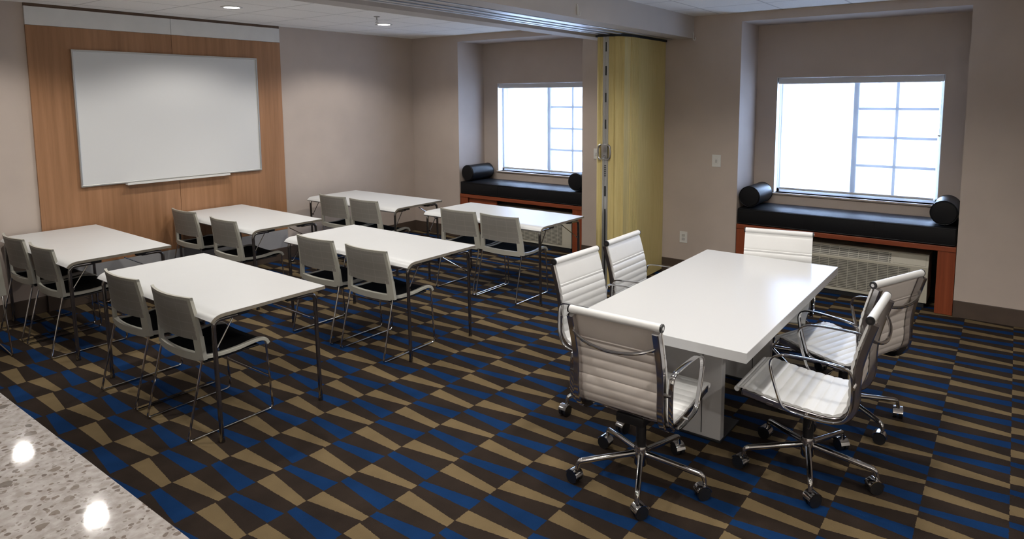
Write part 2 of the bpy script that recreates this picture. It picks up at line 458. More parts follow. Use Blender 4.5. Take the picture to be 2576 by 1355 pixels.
# ------------------------------------------------------------------ recessed lights
def downlight(lab):
    r = empty('recessed_light', (0, 0, 0)); tag(r, lab, 'ceiling light', 'recessed ceiling lights')
    MB().lathe([(.066, -.0005), (.092, -.0005), (.095, -.005), (.088, -.009), (.068, -.006), (.066, -.0005)], seg=36).obj('trim_ring', 'trimring', r)
    MB().lathe([(.0, -.003), (.067, -.003), (.067, -.0055), (0, -.0055)], seg=36).obj('lamp_lens', 'lens', r)
    return r
def lamp(o, watts):
    L = bpy.data.lights.new('downlight_lamp', 'SPOT'); L.energy = watts
    L.color = (1, .955, .90); L.spot_size = math.radians(142); L.spot_blend = .42; L.shadow_soft_size = .05
    lo = bpy.data.objects.new('downlight_lamp', L); COL.objects.link(lo); lo.parent = o; lo.location = (0, 0, -.03)
def bare_copy(o):
    c = o.copy(); COL.objects.link(c)
    for ch in o.children:
        if ch.type == 'MESH': d = ch.copy(); COL.objects.link(d); d.parent = c
    return c
first = None
spots = [(-1.50, -1.10, 'round recessed ceiling light nearest the room corner, beside the sprinkler'),
         (-3.315, -1.10, 'round recessed ceiling light in front of the whiteboard wall'),
         (-5.15, -1.10, None), (-5.15, -2.40, None), (-3.315, -2.40, None), (-1.50, -2.40, None)]
spots += [(x, y, None) for x in (-2.1, -3.5, -4.9) for y in (-4.85, -6.05)] + [(-5.6, -8.4, None), (-3.7, -8.4, None), (-8.1, -5.0, None), (-8.1, -7.0, None), (-8.1, -8.7, None)]  # unseen rear lamps at the end are added to raise ambient bounce
hidden_lab = 'unseen round recessed ceiling light, the rearmost added as fill'
for i, (x, y, lab) in enumerate(spots):
    if first is None: first = o = downlight(lab)
    else: o = bare_copy(first); tag(o, lab or hidden_lab, 'ceiling light', 'recessed ceiling lights' if lab else 'recessed ceiling lights out of view')
    o.location = (x, y, H)
    lamp(o, 54 if y > HY0 else (52 if x > -6 and y > -8 else 85))

sp = empty('fire_sprinkler', (-2.03, -1.59, H)); tag(sp, 'small pendent fire sprinkler hanging from the ceiling near the header', 'sprinkler')
MB().lathe([(0, 0), (.03, 0), (.032, -.004), (.012, -.009), (0, -.009)]).obj('escutcheon', 'steel', sp)
MB().cyl((0, 0, -.008), (0, 0, -.035), .007).tube([(0, -.008, -.03), (0, -.012, -.045), (0, 0, -.06)], .002, 6).tube([(0, .008, -.03), (0, .012, -.045), (0, 0, -.06)], .002, 6).obj('sprinkler_body', 'steel', sp)
MB().lathe([(0, -.058), (.018, -.058), (.018, -.061), (0, -.061)]).obj('deflector', 'steel', sp)

for (x, z, lab) in ((-2.29, 2.605, 'small white hook on the header face near the start of the folded partition'),
                    (-.03, 2.57, 'small white hook at the end of the header, beside the window wall')):
    k = MB().tube(fillet([(x, HY1 - .006, z), (x, HY1 - .006, z - .07), (x + .012, HY1 - .022, z - .075), (x + .012, HY1 - .024, z - .045)], .006, 3), .0055, 8)
    k.box((x - .006, HY1 - .006, z - .01), (x + .006, HY1 - .0005, z + .012), .001)
    tag(k.obj('ceiling_hook', 'plate'), lab, 'hook', 'white hooks on the header')

# ------------------------------------------------------------------ folded accordion partition
pt = empty('folding_partition', (-.5, -3.7, 0))
tag(pt, 'yellow ribbed accordion partition folded up against the wall between the windows', 'folding partition')
ox, oy = .5, 3.7
def strip(plan, z0, z1, th=.004):
    m = MB(); pl = [Vector((x + ox, y + oy, 0)) for x, y in plan]
    nrm = []
    for i in range(len(pl)):
        t_ = (pl[min(i + 1, len(pl) - 1)] - pl[max(i - 1, 0)]).normalized(); nrm.append(Vector((t_.y, -t_.x, 0)))
    for i in range(len(pl) - 1):
        a, b = pl[i], pl[i + 1]; c, d = b + nrm[i + 1] * th, a + nrm[i] * th
        for q in ((a, b), (b, c), (c, d), (d, a)): pass
    rings = [[p + Vector((0, 0, z0)), p + Vector((0, 0, z1)), p + nn * th + Vector((0, 0, z1)), p + nn * th + Vector((0, 0, z0))] for p, nn in zip(pl, nrm)]
    return m.ring_loft(rings)
right = [(-.006, -3.862), (-.12, -3.866), (-.25, -3.868)]
for i in range(9): right += [(-.30 - i * .035, -3.869 + .0012), (-.3175 - i * .035, -3.869 - .0008)]
for i in range(7): right += [(-.628 - i * .026, -3.862), (-.633 - i * .026, -3.873), (-.646 - i * .026, -3.873), (-.650 - i * .026, -3.862)]
right += [(p.x, p.y) for p in crom([(-.82, -3.866, 0), (-.875, -3.848, 0), (-.93, -3.825, 0), (-.962, -3.79, 0), (-.952, -3.762, 0), (-.965, -3.742, 0), (-.985, -3.722, 0)], 6)]
strip(right, .012, 2.494).obj('pleated_side', 'accordion', pt)
left = [(p.x, p.y) for p in crom([(-.985, -3.652, 0), (-.970, -3.632, 0), (-.982, -3.604, 0), (-.960, -3.578, 0), (-.90, -3.566, 0), (-.80, -3.566, 0), (-.4, -3.566, 0), (-.006, -3.566, 0)], 6)]
strip(left, .012, 2.494).obj('pleated_side', 'accordion', pt)
MB().box((-.006 + ox, -3.858 + oy, .02), (-.92 + ox, -3.60 + oy, 2.48)).obj('folded_core', 'accordion', pt, smooth=False)
post = MB().box((-.945 + ox, -3.722 + oy, .012), (-.982 + ox, -3.652 + oy, 2.50), .003).box((-.98 + ox, -3.676 + oy, .012), (-.990 + ox, -3.664 + oy, 2.50), .002).box((-.98 + ox, -3.712 + oy, .012), (-.990 + ox, -3.702 + oy, 2.50), .002)
po = post.obj('lead_post', 'alu_frame', pt, smooth=False)
sl = MB()
for z in (2.35, 2.12, 1.86, 1.6): sl.box((-.983 + ox, -3.694 + oy, z), (-.987 + ox, -3.684 + oy, z + .09))
for i in range(6): sl.box((-.983 + ox, -3.70 + oy, 1.13 + i * .02), (-.987 + ox, -3.680 + oy, 1.138 + i * .02))
sl.box((-.983 + ox, -3.698 + oy, .93), (-.987 + ox, -3.682 + oy, 1.03)).box((-.983 + ox, -3.696 + oy, .1), (-.987 + ox, -3.684 + oy, .8))
sl.obj('latch_slots', 'dark', po, smooth=False)
hd = MB().box((-.988 + ox, -3.72 + oy, 1.30), (-1.003 + ox, -3.652 + oy, 1.45), .005)
for yy, s_ in ((-3.722, -1), (-3.648, 1)):
    pp = [(-1.0, yy, 1.445), (-1.004, yy + s_ * .026, 1.43), (-1.004, yy + s_ * .034, 1.37), (-1.004, yy + s_ * .026, 1.31), (-1.0, yy, 1.295)]
    hd.tube([(a + ox, b + oy, c) for a, b, c in fillet(pp, .02, 5)], .010, 10)
hd.obj('pull_handle', 'steel', pt)
MB().box((-1.003 + ox, -3.70 + oy, 1.31), (-1.012 + ox, -3.675 + oy, 1.345), .003).obj('lock_latch', 'chrome', pt)
capo = [(-.004, -3.876), (-.82, -3.876), (-.94, -3.835), (-.975, -3.79), (-1.0, -3.73), (-1.0, -3.61), (-.97, -3.56), (-.004, -3.56)]
MB().prism([(a + ox, b + oy) for a, b in capo], 2.492, 2.512).obj('top_seal', 'dark', pt, smooth=False)

# ------------------------------------------------------------------ wall plates
def plate(name, y, z, w_, h_, lab, cat, kind):
    r = empty(name, (0, y, z)); tag(r, lab, cat)
    MB().box((-.007, -w_ / 2, -h_ / 2), (-.0005, w_ / 2, h_ / 2), .003).obj('cover_plate', 'plate', r, smooth=False)
    if kind == 'outlet':
        for s_ in (-1, 1):
            MB().box((-.010, -.017, s_ * .02 - .014), (-.006, .017, s_ * .02 + .014), .003).obj('socket', 'slot', r, smooth=False)
    else:
        MB().box((-.009, -.020, -.034), (-.006, .020, .034), .002).obj('switch_frame', 'plate', r, smooth=False)
        MB().box((-.014, -.010, -.018), (-.008, .010, .014), .002, rot=Matrix.Rotation(.15, 3, 'Y')).obj('toggle', 'slot', r, smooth=False)
plate('electrical_outlet', -4.108, .398, .088, .125, 'white electrical outlet low on the wall between the partition and right alcove', 'outlet', 'outlet')
plate('light_switch', -4.452, 1.246, .095, .128, 'white switch plate at hand height on the wall left of the right alcove', 'light switch', 'switch')
plate('light_switch', -3.012, 1.253, .075, .12, 'pale switch plate half hidden behind the edge of the yellow partition', 'light switch', 'switch')

# ------------------------------------------------------------------ window benches, cushions, bolsters, heaters
def bench(a, lab, k):
    ya, yb = a[0] - .004, a[1] + .004
    r = empty('window_bench', (0, (ya + yb) / 2, 0)); hw = (ya - yb) / 2
    tag(r, lab, 'bench', 'cherry window benches')
    MB().box((.0, -hw, .562), (D - .004, hw, .607), .003).obj('bench_top', 'cherry_h', r, smooth=False)
    for s_ in (-1, 1):
        MB().box((.006, s_ * hw, .003), (.026, s_ * (hw - .135), .561), .002).box((.026, s_ * hw, .003), (D - .02, s_ * (hw - .02), .561)).obj('leg_panel', 'cherry', r, smooth=False)
    if k == 1:
        MB().box((.03, hw - .14, .44), (.05, hw - .62, .561), .002).obj('drawer_front', 'cherry_h', r, smooth=False)
    MB().box((D - .03, -hw + .03, .003), (D - .012, hw - .03, .55)).obj('back_panel', 'dark', r, smooth=False)  # black sheet standing in for the dark shade under the bench
    return r
bench(A1, 'cherry wood window bench in the left alcove partly hidden by the yellow partition', 1)
bench(A2, 'cherry wood window bench over a heater in the right alcove', 2)
def cushion(a, lab):
    r = empty('bench_cushion', (D / 2, (a[0] + a[1]) / 2, .6075)); hw = (a[0] - a[1]) / 2 - .008; hd_ = D / 2 - .006
    tag(r, lab, 'cushion', 'black bench cushions')
    m = MB(); n = 28; k = 8                       # softly crowned top
    def P(i, j): 
        x = -hd_ + 2 * hd_ * i / k; y = -hw + 2 * hw * j / n
        e = min(1, min(i, k - i) / 1.2) * min(1, min(j, n - j) / 1.0)
        return x, y, .163 + .012 * e
    m.box((-hd_, -hw, 0), (hd_, hw, .166), .016, 3)
    vs = [[m.bm.verts.new(Vector((P(i, j)[0] * .985, P(i, j)[1] * .995, P(i, j)[2]))) for j in range(n + 1)] for i in range(k + 1)]
    for i in range(k):
        for j in range(n): m.bm.faces.new((vs[i][j], vs[i + 1][j], vs[i + 1][j + 1], vs[i][j + 1]))
    o = m.obj('pad', 'leather', r)
    s2 = MB()
    for z in (.012, .156): s2.tube([(-hd_ - .001, -hw + .01, z), (-hd_ - .001, hw - .01, z)], .004, 8)
    for y in (-hw * .33, hw * .33): s2.tube([(-hd_ - .001, y, .012), (-hd_ - .001, y, .158)], .0022, 6)
    s2.obj('piping', 'leather', r)
cushion(A1, 'black leather bench cushion in the left window alcove')
cushion(A2, 'black leather bench cushion in the right window alcove behind the conference table')
def bolster(y, lab):
    r = empty('bolster_pillow', (.03, y, .789)); R_ = .105; tag(r, lab, 'bolster', 'black leather bolsters')
    m = MB(); seg = 32; prof = [(0, .0), (R_ * .6, .0), (R_ * .9, .004), (R_ * .985, .014), (R_, .03), (R_ * 1.0, .2), (R_, .42), (R_ * .985, .436), (R_ * .9, .446), (R_ * .6, .45), (0, .45)]
    rings = [[Vector((x, max(q, 1e-4) * math.cos(2 * PI * i / seg), R_ + max(q, 1e-4) * math.sin(2 * PI * i / seg))) for i in range(seg)] for q, x in prof]
    m.ring_loft(rings); m.obj('pillow_body', 'leather', r)
    for x in (.012, .438): MB().tube([(x, R_ * .99 * math.cos(2 * PI * i / 32), R_ + R_ * .99 * math.sin(2 * PI * i / 32)) for i in range(32)], .0035, 6, True).obj('piping', 'leather', r)
bolster(A1[0] - .115, 'black leather bolster at the left end of the left alcove cushion')
bolster(A1[1] + .115, 'black leather bolster at the right end of the left alcove cushion')
bolster(A2[0] - .115, 'black leather bolster at the left end of the right alcove cushion')
bolster(A2[1] + .115, 'black leather bolster at the right end of the right alcove cushion')
def heater(y0, y1, lab):
    r = empty('wall_heater', (.10, (y0 + y1) / 2, .05)); hw = (y0 - y1) / 2; tag(r, lab, 'heater', 'heaters under the window benches')
    b = MB()   # cabinet with a sloped upper front
    prof = [(0, .0), (0, .325), (.055, .435), (.33, .435), (.33, 0)]
    b.ring_loft([[Vector((x, -hw, z)) for x, z in prof], [Vector((x, hw, z)) for x, z in prof]]).obj('cabinet', 'ptac', r, smooth=False)
    MB().box((-.006, -hw + .14, .03), (-.001, hw - .03, .305), .002).obj('front_grille', 'grille', r, smooth=False)
    sl_ = Matrix.Rotation(math.atan2(.055, .11), 3, 'Y')
    MB().box((-.003, -hw + .30, .335), (.002, hw - .03, .425), .001, rot=sl_, piv=(0, 0, .325)).obj('air_outlet', 'grille', r, smooth=False)
    MB().box((-.004, -hw + .02, .335), (.002, -hw + .28, .425), .002, rot=sl_, piv=(0, 0, .325)).obj('control_door', 'ptac', r, smooth=False)
    MB().box((.012, -hw + .02, -.047), (.30, hw - .02, -.0005)).obj('base_plinth', 'dark', r, smooth=False)
heater(A1[0] - .50, A1[1] + .21, 'beige wall heater in shade under the left alcove bench')
heater(A2[0] - .40, A2[1] + .21, 'beige wall heater with louvred grille under the right alcove bench')

# ------------------------------------------------------------------ stone counter in the foreground
ct = empty('stone_counter', (-6.55, -4.85, 0)); tag(ct, 'speckled pale quartz counter in the bottom left foreground', 'counter')
MB().box((-.52, -1.45, .955), (.475, 1.45, .995), .003).obj('countertop', 'quartz', ct, smooth=False)
MB().box((-.46, -1.40, .09), (.20, 1.40, .954)).obj('base_cabinet', 'dark_wood', ct, smooth=False)
MB().box((-.42, -1.38, 0), (.12, 1.38, .09)).obj('toe_kick', 'dark', ct, smooth=False)

# ------------------------------------------------------------------ training tables
def training_table():
    r = empty('training_table', (0, 0, 0)); hx, hy = .333, .75
    prof = [(hx, .74)] + [(-hx + .02, .74)] + [(p.x, p.z) for p in crom([(-hx, 0, .7395), (-hx - .025, 0, .735), (-hx - .048, 0, .724), (-hx - .066, 0, .706)], 4)]
    th = .020
    top = [Vector((x, 0, z)) for x, z in prof]; bot = []
    for i, p in enumerate(top):
        t_ = (top[min(i + 1, len(top) - 1)] - top[max(i - 1, 0)]).normalized(); nn = Vector((-t_.z, 0, t_.x))
        if nn.z > 0: nn = -nn
        bot.append(p + nn * th)
    m = MB(); ring = top + bot[::-1]
    m.ring_loft([[p + Vector((0, -hy, 0)) for p in ring], [p + Vector((0, hy, 0)) for p in ring]])
    o = m.obj('tabletop', 'tabletop', r)
    # exposed edge band on both ends and the back
    e = MB()
    for s_ in (-1, 1):
        rr = [p + (Vector((0, 0, -.0015))) for p in top] + [p for p in bot[::-1]]
        e.ring_loft([[p + Vector((0, s_ * (hy - .002), 0)) for p in rr], [p + Vector((0, s_ * (hy + .0012), 0)) for p in rr]])
    e.box((hx - .002, -hy, .7205), (hx + .0012, hy, .7385))
    e.obj('edge_band', 'tableedge', r, smooth=False)
    for s_ in (-1, 1):
        y = s_ * (hy - .028)
        MB().tube(fillet([(-.358, y, .012), (-.372, y, .702), (-.22, y, .702)], .045, 6), .0125, 12).cyl((-.358, y, 0), (-.358, y, .03), .0155, 12, .0135).obj('leg', 'darkchrome', r)
        MB().tube(fillet([(.290, y, .012), (.275, y, .702), (.12, y, .702)], .045, 6), .0125, 12).cyl((.290, y, 0), (.290, y, .03), .0155, 12, .0135).obj('leg', 'darkchrome', r)
        for xa in (-.235, .075): MB().box((xa, y - .016, .698), (xa + .07, y + .016, .7195), .004).obj('bracket', 'blackplastic', r, smooth=False)
        for xa, xb, zb in ((-.352, -.245, .697), (.272, .0, .70)):
            MB().cyl((xa, y - s_ * .014, .535), (xb, y - s_ * .014, zb), .0042, 8).cyl((xa, y - s_ * .022, .535), (xa, y, .535), .008, 10).obj('brace', 'chrome', r)
    for xa in (-.20, .105): MB().cyl((xa, -hy + .03, .703), (xa, hy - .03, .703), .010, 10).obj('cross_tube', 'steel', r)
    return r
tabs = [(-4.171, -2.015, -.011, 'white training table in the foreground row, next to the stone counter'),
        (-2.759, -2.030, -.006, 'white training table at the centre, in front of the table near the left window bench'),
        (-1.135, -2.050, -.013, 'white training table in front of the left window bench and yellow partition'),
        (-1.228, -.173, .014, 'white training table in the far corner by the bare wall'),
        (-2.705, -.045, -.03, 'white training table against the oak panel below the right end of the whiteboard'),
        (-4.159, -.030, -.016, 'white training table against the oak panel below the left end of the whiteboard')]
proto_t = training_table()
for i, (x, y, rz, lab) in enumerate(tabs):
    o = proto_t if i == 0 else copy_tree(proto_t)
    c = Matrix.Rotation(rz, 3, 'Z') @ Vector((-.333, -.75, 0))
    o.location = (x + c.x, y + c.y, 0); o.rotation_euler = (0, 0, rz)
    tag(o, lab, 'table', 'white training tables')

# ------------------------------------------------------------------ guest chairs (facing +X)
def guest_chair():
    r = empty('stacking_chair', (0, 0, 0))
    def back_pt(y, z):
        """rear shell surface: bowed backwards at the middle, leaning back towards the top"""
        t_ = (z - .45) / .36
        hwid = .262 - .034 * t_
        lean = -.196 - .022 * t_ - .040 * max(0, t_ - .4) ** 1.3
        return Vector((lean + .034 * (y / .25) ** 2, y * hwid / .262, z))
    def slab(ys, zs, th):
        F = [[back_pt(y, z) for z in zs] for y in ys]
        m = MB(); n1, n2 = len(ys), len(zs)
        a = [[m.bm.verts.new(F[i][j]) for j in range(n2)] for i in range(n1)]
        b = [[m.bm.verts.new(F[i][j] + Vector((th, 0, 0))) for j in range(n2)] for i in range(n1)]
        for i in range(n1 - 1):
            for j in range(n2 - 1):
                m.bm.faces.new((a[i][j], a[i][j + 1], a[i + 1][j + 1], a[i + 1][j])); m.bm.faces.new((b[i][j], b[i + 1][j], b[i + 1][j + 1], b[i][j + 1]))
        for i in range(n1 - 1):
            for j in (0, n2 - 1): m.bm.faces.new((a[i][j], a[i + 1][j], b[i + 1][j], b[i][j]))
        for j in range(n2 - 1):
            for i in (0, n1 - 1): m.bm.faces.new((a[i][j], a[i][j + 1], b[i][j + 1], b[i][j]))
        return m
    lin = lambda a, b, n: [a + (b - a) * i / n for i in range(n + 1)]
    # frame: two uprights, a thin top lip, a bottom bar
    fr = MB()
    def join(m):
        me = bpy.data.meshes.new('t'); m.bm.to_mesh(me); m.bm.free(); fr.bm.from_mesh(me); bpy.data.meshes.remove(me)
    for s_ in (-1, 1):
        join(slab(sorted([s_ * .262, s_ * .206]), lin(.450, .585, 5), .022))
        join(slab(sorted([s_ * .262, s_ * .234]), lin(.585, .812, 9), .018))
    join(slab(lin(-.262, .262, 14), [.796, .806, .813], .016))
    join(slab(lin(-.225, .225, 14), [.440, .458, .484], .026))
    fr.obj('back_frame', 'shell', r)
    slab(lin(-.237, .237, 14), lin(.564, .797, 8), .008).obj('back_panel', 'meshback', r)
    # seat: dished black pad
    m = MB(); nx, ny = 14, 12; th = .030
    def sp_(i, j):
        u, v = i / nx, j / ny * 2 - 1
        x = -.150 + .385 * u; wy = .212 + .012 * math.sin(PI * u)
        z = .452 + .018 * u - .045 * max(0, u - .78) ** 1.1 * 3 + .010 * v * v - .012 * math.sin(PI * u)
        e = 1 - max(0, abs(v) - .86) / .14 * .35
        return Vector((x, wy * v, z)), th * e
    A_ = [[m.bm.verts.new(sp_(i, j)[0]) for j in range(ny + 1)] for i in range(nx + 1)]
    B_ = [[m.bm.verts.new(sp_(i, j)[0] - Vector((0, 0, sp_(i, j)[1]))) for j in range(ny + 1)] for i in range(nx + 1)]
    for i in range(nx):
        for j in range(ny):
            m.bm.faces.new((A_[i][j], A_[i + 1][j], A_[i + 1][j + 1], A_[i][j + 1])); m.bm.faces.new((B_[i][j], B_[i][j + 1], B_[i + 1][j + 1], B_[i + 1][j]))
    for i in range(nx):
        for j in (0, ny): m.bm.faces.new((A_[i][j], A_[i + 1][j], B_[i + 1][j], B_[i][j]))
    for j in range(ny):
        for i in (0, nx): m.bm.faces.new((A_[i][j], A_[i][j + 1], B_[i][j + 1], B_[i][j]))
    m.obj('seat', 'seat', r)
    # side rails that curl over the seat front
    for s_ in (-1, 1):
        y = s_ * .236
        path = crom([(-.150, y, .462), (-.06, y, .452), (.05, y, .452), (.14, y, .462), (.195, y, .464), (.232, y, .452), (.250, y, .425)], 5)
        MB().bar(path, .030, .022, (0, 1, 0)).obj('side_rail', 'shell', r)
    MB().box((-.14, -.225, .418), (.20, .225, .430), .004).obj('seat_pan', 'blackplastic', r, smooth=False)
    for s_ in (-1, 1):
        y = s_ * .243
        path = fillet([(-.155, s_ * .236, .445), (-.262, y, .009), (.262, y, .009), (.238, s_ * .236, .430)], [.02, .03], 5)
        MB().tube(path, .0066, 10).obj('sled_leg', 'chrome', r)
    MB().tube([(.252, -.238, .215), (.252, .238, .215)], .005, 8).obj('crossbar', 'chrome', r)
    return r
cg = 'grey stacking chairs at the training tables'
chairs = [(-4.737, -3.100, 0.0, 'grey stacking chair at the foreground training table, on the right'),
          (-4.737, -2.457, 0.0, 'grey stacking chair at the foreground training table, on the left'),
          (-3.345, -3.126, 0.0, 'grey stacking chair on the right at the centre training table'),
          (-3.345, -2.515, 0.0, 'grey stacking chair on the left at the centre training table'),
          (-1.722, -3.083, 0.0, 'grey stacking chair on the right at the table by the left window bench'),
          (-1.722, -2.562, 0.0, 'grey stacking chair on the left at the table by the left window bench'),
          (-1.82, -1.27, 0.0, 'grey stacking chair on the right at the far corner table'),
          (-1.82, -.735, 0.0, 'grey stacking chair on the left at the far corner table'),
          (-3.33, -1.13, -.03, 'grey stacking chair on the right at the table below the right end of the whiteboard'),
          (-3.30, -.34, 0.0, 'grey stacking chair on the left at the table below the right end of the whiteboard'),
          (-4.73, -1.075, 0.0, 'grey stacking chair on the right at the table below the left end of the whiteboard'),
          (-4.73, -.47, 0.0, 'grey stacking chair on the left at the table below the left end of the whiteboard'),
          (-5.365, -.74, PI / 2 - .06, 'grey stacking chair turned sideways at the left edge of the photo')]
proto_c = guest_chair()
for i, (x, y, rz, lab) in enumerate(chairs):
    o = proto_c if i == 0 else copy_tree(proto_c)
    o.location = (x, y, 0); o.rotation_euler = (0, 0, rz); tag(o, lab, 'chair', cg)

# ------------------------------------------------------------------ conference table
cx0, cx1, cy0, cy1 = -3.753, -1.842, -5.083, -6.016
cf = empty('conference_table', ((cx0 + cx1) / 2, (cy0 + cy1) / 2, 0)); LX, LY = (cx1 - cx0) / 2, (cy0 - cy1) / 2
tag(cf, 'glossy white rectangular conference table on two panel pedestals', 'table')
MB().box((-LX, -LY, .688), (LX, LY, .74), .0025, 2).obj('tabletop', 'conf', cf, smooth=False)
for x in (-.463, .427):
    s_ = 1 if x < 0 else -1
    pd = MB().box((x, -.18, .012), (x + .055, .18, .687), .002)
    po = pd.obj('pedestal', 'confleg', cf, smooth=False)
    MB().box((x + .055, -.10, .03), (x + .25, .10, .60), .002).obj('rear_box', 'dark', po, smooth=False)  # plain black box filling the space behind the pedestal panel
    MB().box((x - .01, -.185, 0), (x + .30, .185, .012), .003).obj('foot_plate', 'blackplastic', po, smooth=False)
    MB().box((x - .0015, -.072, .03), (x, -.068, .67)).obj('panel_seam', 'dark', po, smooth=False)

# ------------------------------------------------------------------ conference chairs (facing +X)
def office_chair(star):
    r = empty('office_chair', (0, 0, 0)); hw = .234
    prof = [(.292, 0, .445), (.27, 0, .456), (.20, 0, .450), (.10, 0, .436), (.0, 0, .428), (-.10, 0, .424), (-.165, 0, .430), (-.205, 0, .462), (-.222, 0, .52), (-.222, 0, .60), (-.228, 0, .68), (-.245, 0, .76), (-.268, 0, .84), (-.290, 0, .912)]
    path = crom(prof, 10)
    L = [0]
    for i in range(1, len(path)): L.append(L[-1] + (path[i] - path[i - 1]).length)
    N = 230; tot = L[-1]; pts = []; j = 0
    for i in range(N + 1):
        s_ = tot * i / N
        while j < len(L) - 2 and L[j + 1] < s_: j += 1
        f_ = (s_ - L[j]) / max(1e-9, L[j + 1] - L[j]); pts.append((path[j].lerp(path[j + 1], f_), s_))
    def thick(s_, p):
        if p.x > .262 or p.z > .885: return .007
        if p.z > .775:
            e = min(1, (p.z - .775) / .012) ; return .0065 + .004 * e * min(1, (.885 - p.z) / .01)
        per = .0455; ph = (s_ / per) % 1.0
        return .0045 + .0095 * math.sqrt(max(0, math.sin(PI * ph)))
    m = MB(); rings = []
    for i, (p, s_) in enumerate(pts):
        a = pts[max(0, i - 1)][0]; b = pts[min(N, i + 1)][0]; t_ = (b - a).normalized(); nn = Vector((-t_.z, 0, t_.x))   # normal, away from the sitter is -nn side
        h_ = thick(s_, p)
        rings.append([p - nn * h_ * .5 + Vector((0, -hw, 0)), p - nn * h_ * .5 + Vector((0, hw, 0)), p + nn * h_ * .5 + Vector((0, hw, 0)), p + nn * h_ * .5 + Vector((0, -hw, 0))])
    m.ring_loft(rings); sl = m.obj('sling', 'vinyl', r)
    sl.data.materials.append(M['vinyl_back'])
    for q in range(N): sl.data.polygons[q * 4 + 2].material_index = 1
    # rolls at the top of the back and at the seat front
    MB().tube([(-.292, -hw, .912), (-.292, hw, .912)], .019, 18).obj('top_roll', 'vinyl', sl)
    MB().tube([(.295, -hw, .442), (.295, hw, .442)], .013, 14).obj('front_roll', 'vinyl', sl)
    # side rails: aluminium bars that follow the sling
    rail_path = []
    for q in range(2, N - 1, 3):
        a, b = pts[q - 1][0], pts[q + 1][0]; t_ = (b - a).normalized(); rail_path.append(pts[q][0] + Vector((-t_.z, 0, t_.x)) * .026)
    for s_ in (-1, 1):
        y = s_ * (hw - .016)
        sr = MB().bar([Vector((p.x, y, p.z)) for p in rail_path], .033, .034, (0, 1, 0)).obj('side_rail', 'rail', r)
        MB().cyl((-.292, s_ * (hw - .002), .912), (-.292, s_ * (hw + .006), .912), .0195, 20).obj('end_cap', 'blackplastic', sr)
        MB().cyl((-.292, s_ * (hw + .005), .912), (-.292, s_ * (hw + .008), .912), .009, 14).obj('cap_screw', 'chrome', sr)
        # arm loop: closed band standing off the side rail
        ya = s_ * (hw + .024)
        lp = [(-.236, .655), (-.20, .684), (.060, .684), (.118, .660), (.135, .615), (.078, .440), (.050, .407), (-.140, .398), (-.205, .420), (-.238, .480)]
        lp = [Vector((x, ya, z)) for x, z in lp]
        n_ = len(lp); cl = []
        for i in range(n_):
            a, b, c, d = lp[i - 1], lp[i], lp[(i + 1) % n_], lp[(i + 2) % n_]
            for k in range(5):
                t_ = k / 5; cl.append(.5 * ((2 * b) + (c - a) * t_ * .9 + (2 * a * .9 - 5 * b + .2 * b + 4 * c - .2 * c - d * .9 + (0) * a) * 0 + (c - b) * 0) if False else b.lerp(c, t_))
        # corner rounding by repeated averaging keeps the long straight runs straight
        for _ in range(4): cl = [(cl[i - 1] + cl[i] * 2 + cl[(i + 1) % len(cl)]) / 4 for i in range(len(cl))]
        am = MB().bar(cl, .022, .009, (0, 1, 0), True)
        ao = am.obj('armrest', 'chrome', r)
        MB().cyl((-.240, s_ * (hw - .004), .59), (-.240, s_ * (hw + .028), .59), .008, 10).cyl((-.04, s_ * (hw - .004), .404), (-.04, s_ * (hw + .028), .404), .009, 10).obj('arm_bolt', 'chrome', ao)
    # spreader bar behind the upper back, dipping at the middle
    sb = crom([(-.288, hw - .014, .825), (-.308, hw - .04, .806), (-.330, hw * .5, .782), (-.338, 0, .770), (-.330, -hw * .5, .782), (-.308, -hw + .04, .806), (-.288, -hw + .014, .825)], 6)
    MB().tube(sb, .0085, 10).obj('back_spreader', 'chrome', r)
    # seat spreaders, tilt mechanism and lever
    for x in (.13, -.10):
        MB().bar([(x, -hw - .004, .405), (x, -.10, .385), (x, .10, .385), (x, hw + .004, .405)], .030, .010, (1, 0, 0)).obj('seat_spreader', 'rail', r)
    mech = MB().box((-.13, -.075, .335), (.13, .075, .385), .010).cyl((.13, 0, .35), (.185, 0, .345), .026, 18).cyl((0, 0, .30), (0, 0, .34), .032, 20)
    mo = mech.obj('tilt_mechanism', 'blackplastic', r)
    MB().tube(fillet([(-.02, .07, .355), (-.05, .17, .350), (-.055, .24, .338)], .02, 3), .0045, 8).tube(fillet([(-.02, -.07, .355), (-.05, -.15, .345), (-.055, -.20, .33)], .02, 3), .0045, 8).obj('adjusting_lever', 'chrome', mo)
    MB().cyl((0, 0, .165), (0, 0, .31), .0255, 20).cyl((0, 0, .30), (0, 0, .335), .018, 16).obj('gas_column', 'blackplastic', r)
    MB().lathe([(0, .075), (.026, .075), (.033, .085), (.034, .165), (.029, .178), (0, .178)]).obj('hub', 'rail', r)
    for k in range(5):
        a = star + 2 * PI * k / 5; c_, s_ = math.cos(a), math.sin(a)
        e = lambda rr, z: (rr * c_, rr * s_, z)
        pth = fillet([e(.025, .140), e(.315, .112), e(.325, .070)], .018, 5)
        rads = [.0150 - .005 * i / (len(pth) - 1) for i in range(len(pth))]
        lg = MB().tube(pth, rads, 12).obj('base_leg', 'chrome', r)
        # twin wheel caster trailing outwards with its own swivel angle
        sw = a + [.5, -.9, 2.2, -2.4, 1.2][k]; wx, wy = math.cos(sw), math.sin(sw); ax = Vector((-wy, wx, 0))
        ctr = Vector(e(.325, .033)) + Vector((wx, wy, 0)) * .014
        wm = MB()
        for q in (-1, 1): wm.cyl(ctr + ax * q * .006, ctr + ax * q * .025, .0325, 22)
        cs = wm.obj('caster', 'blackplastic', r)
        hp = []
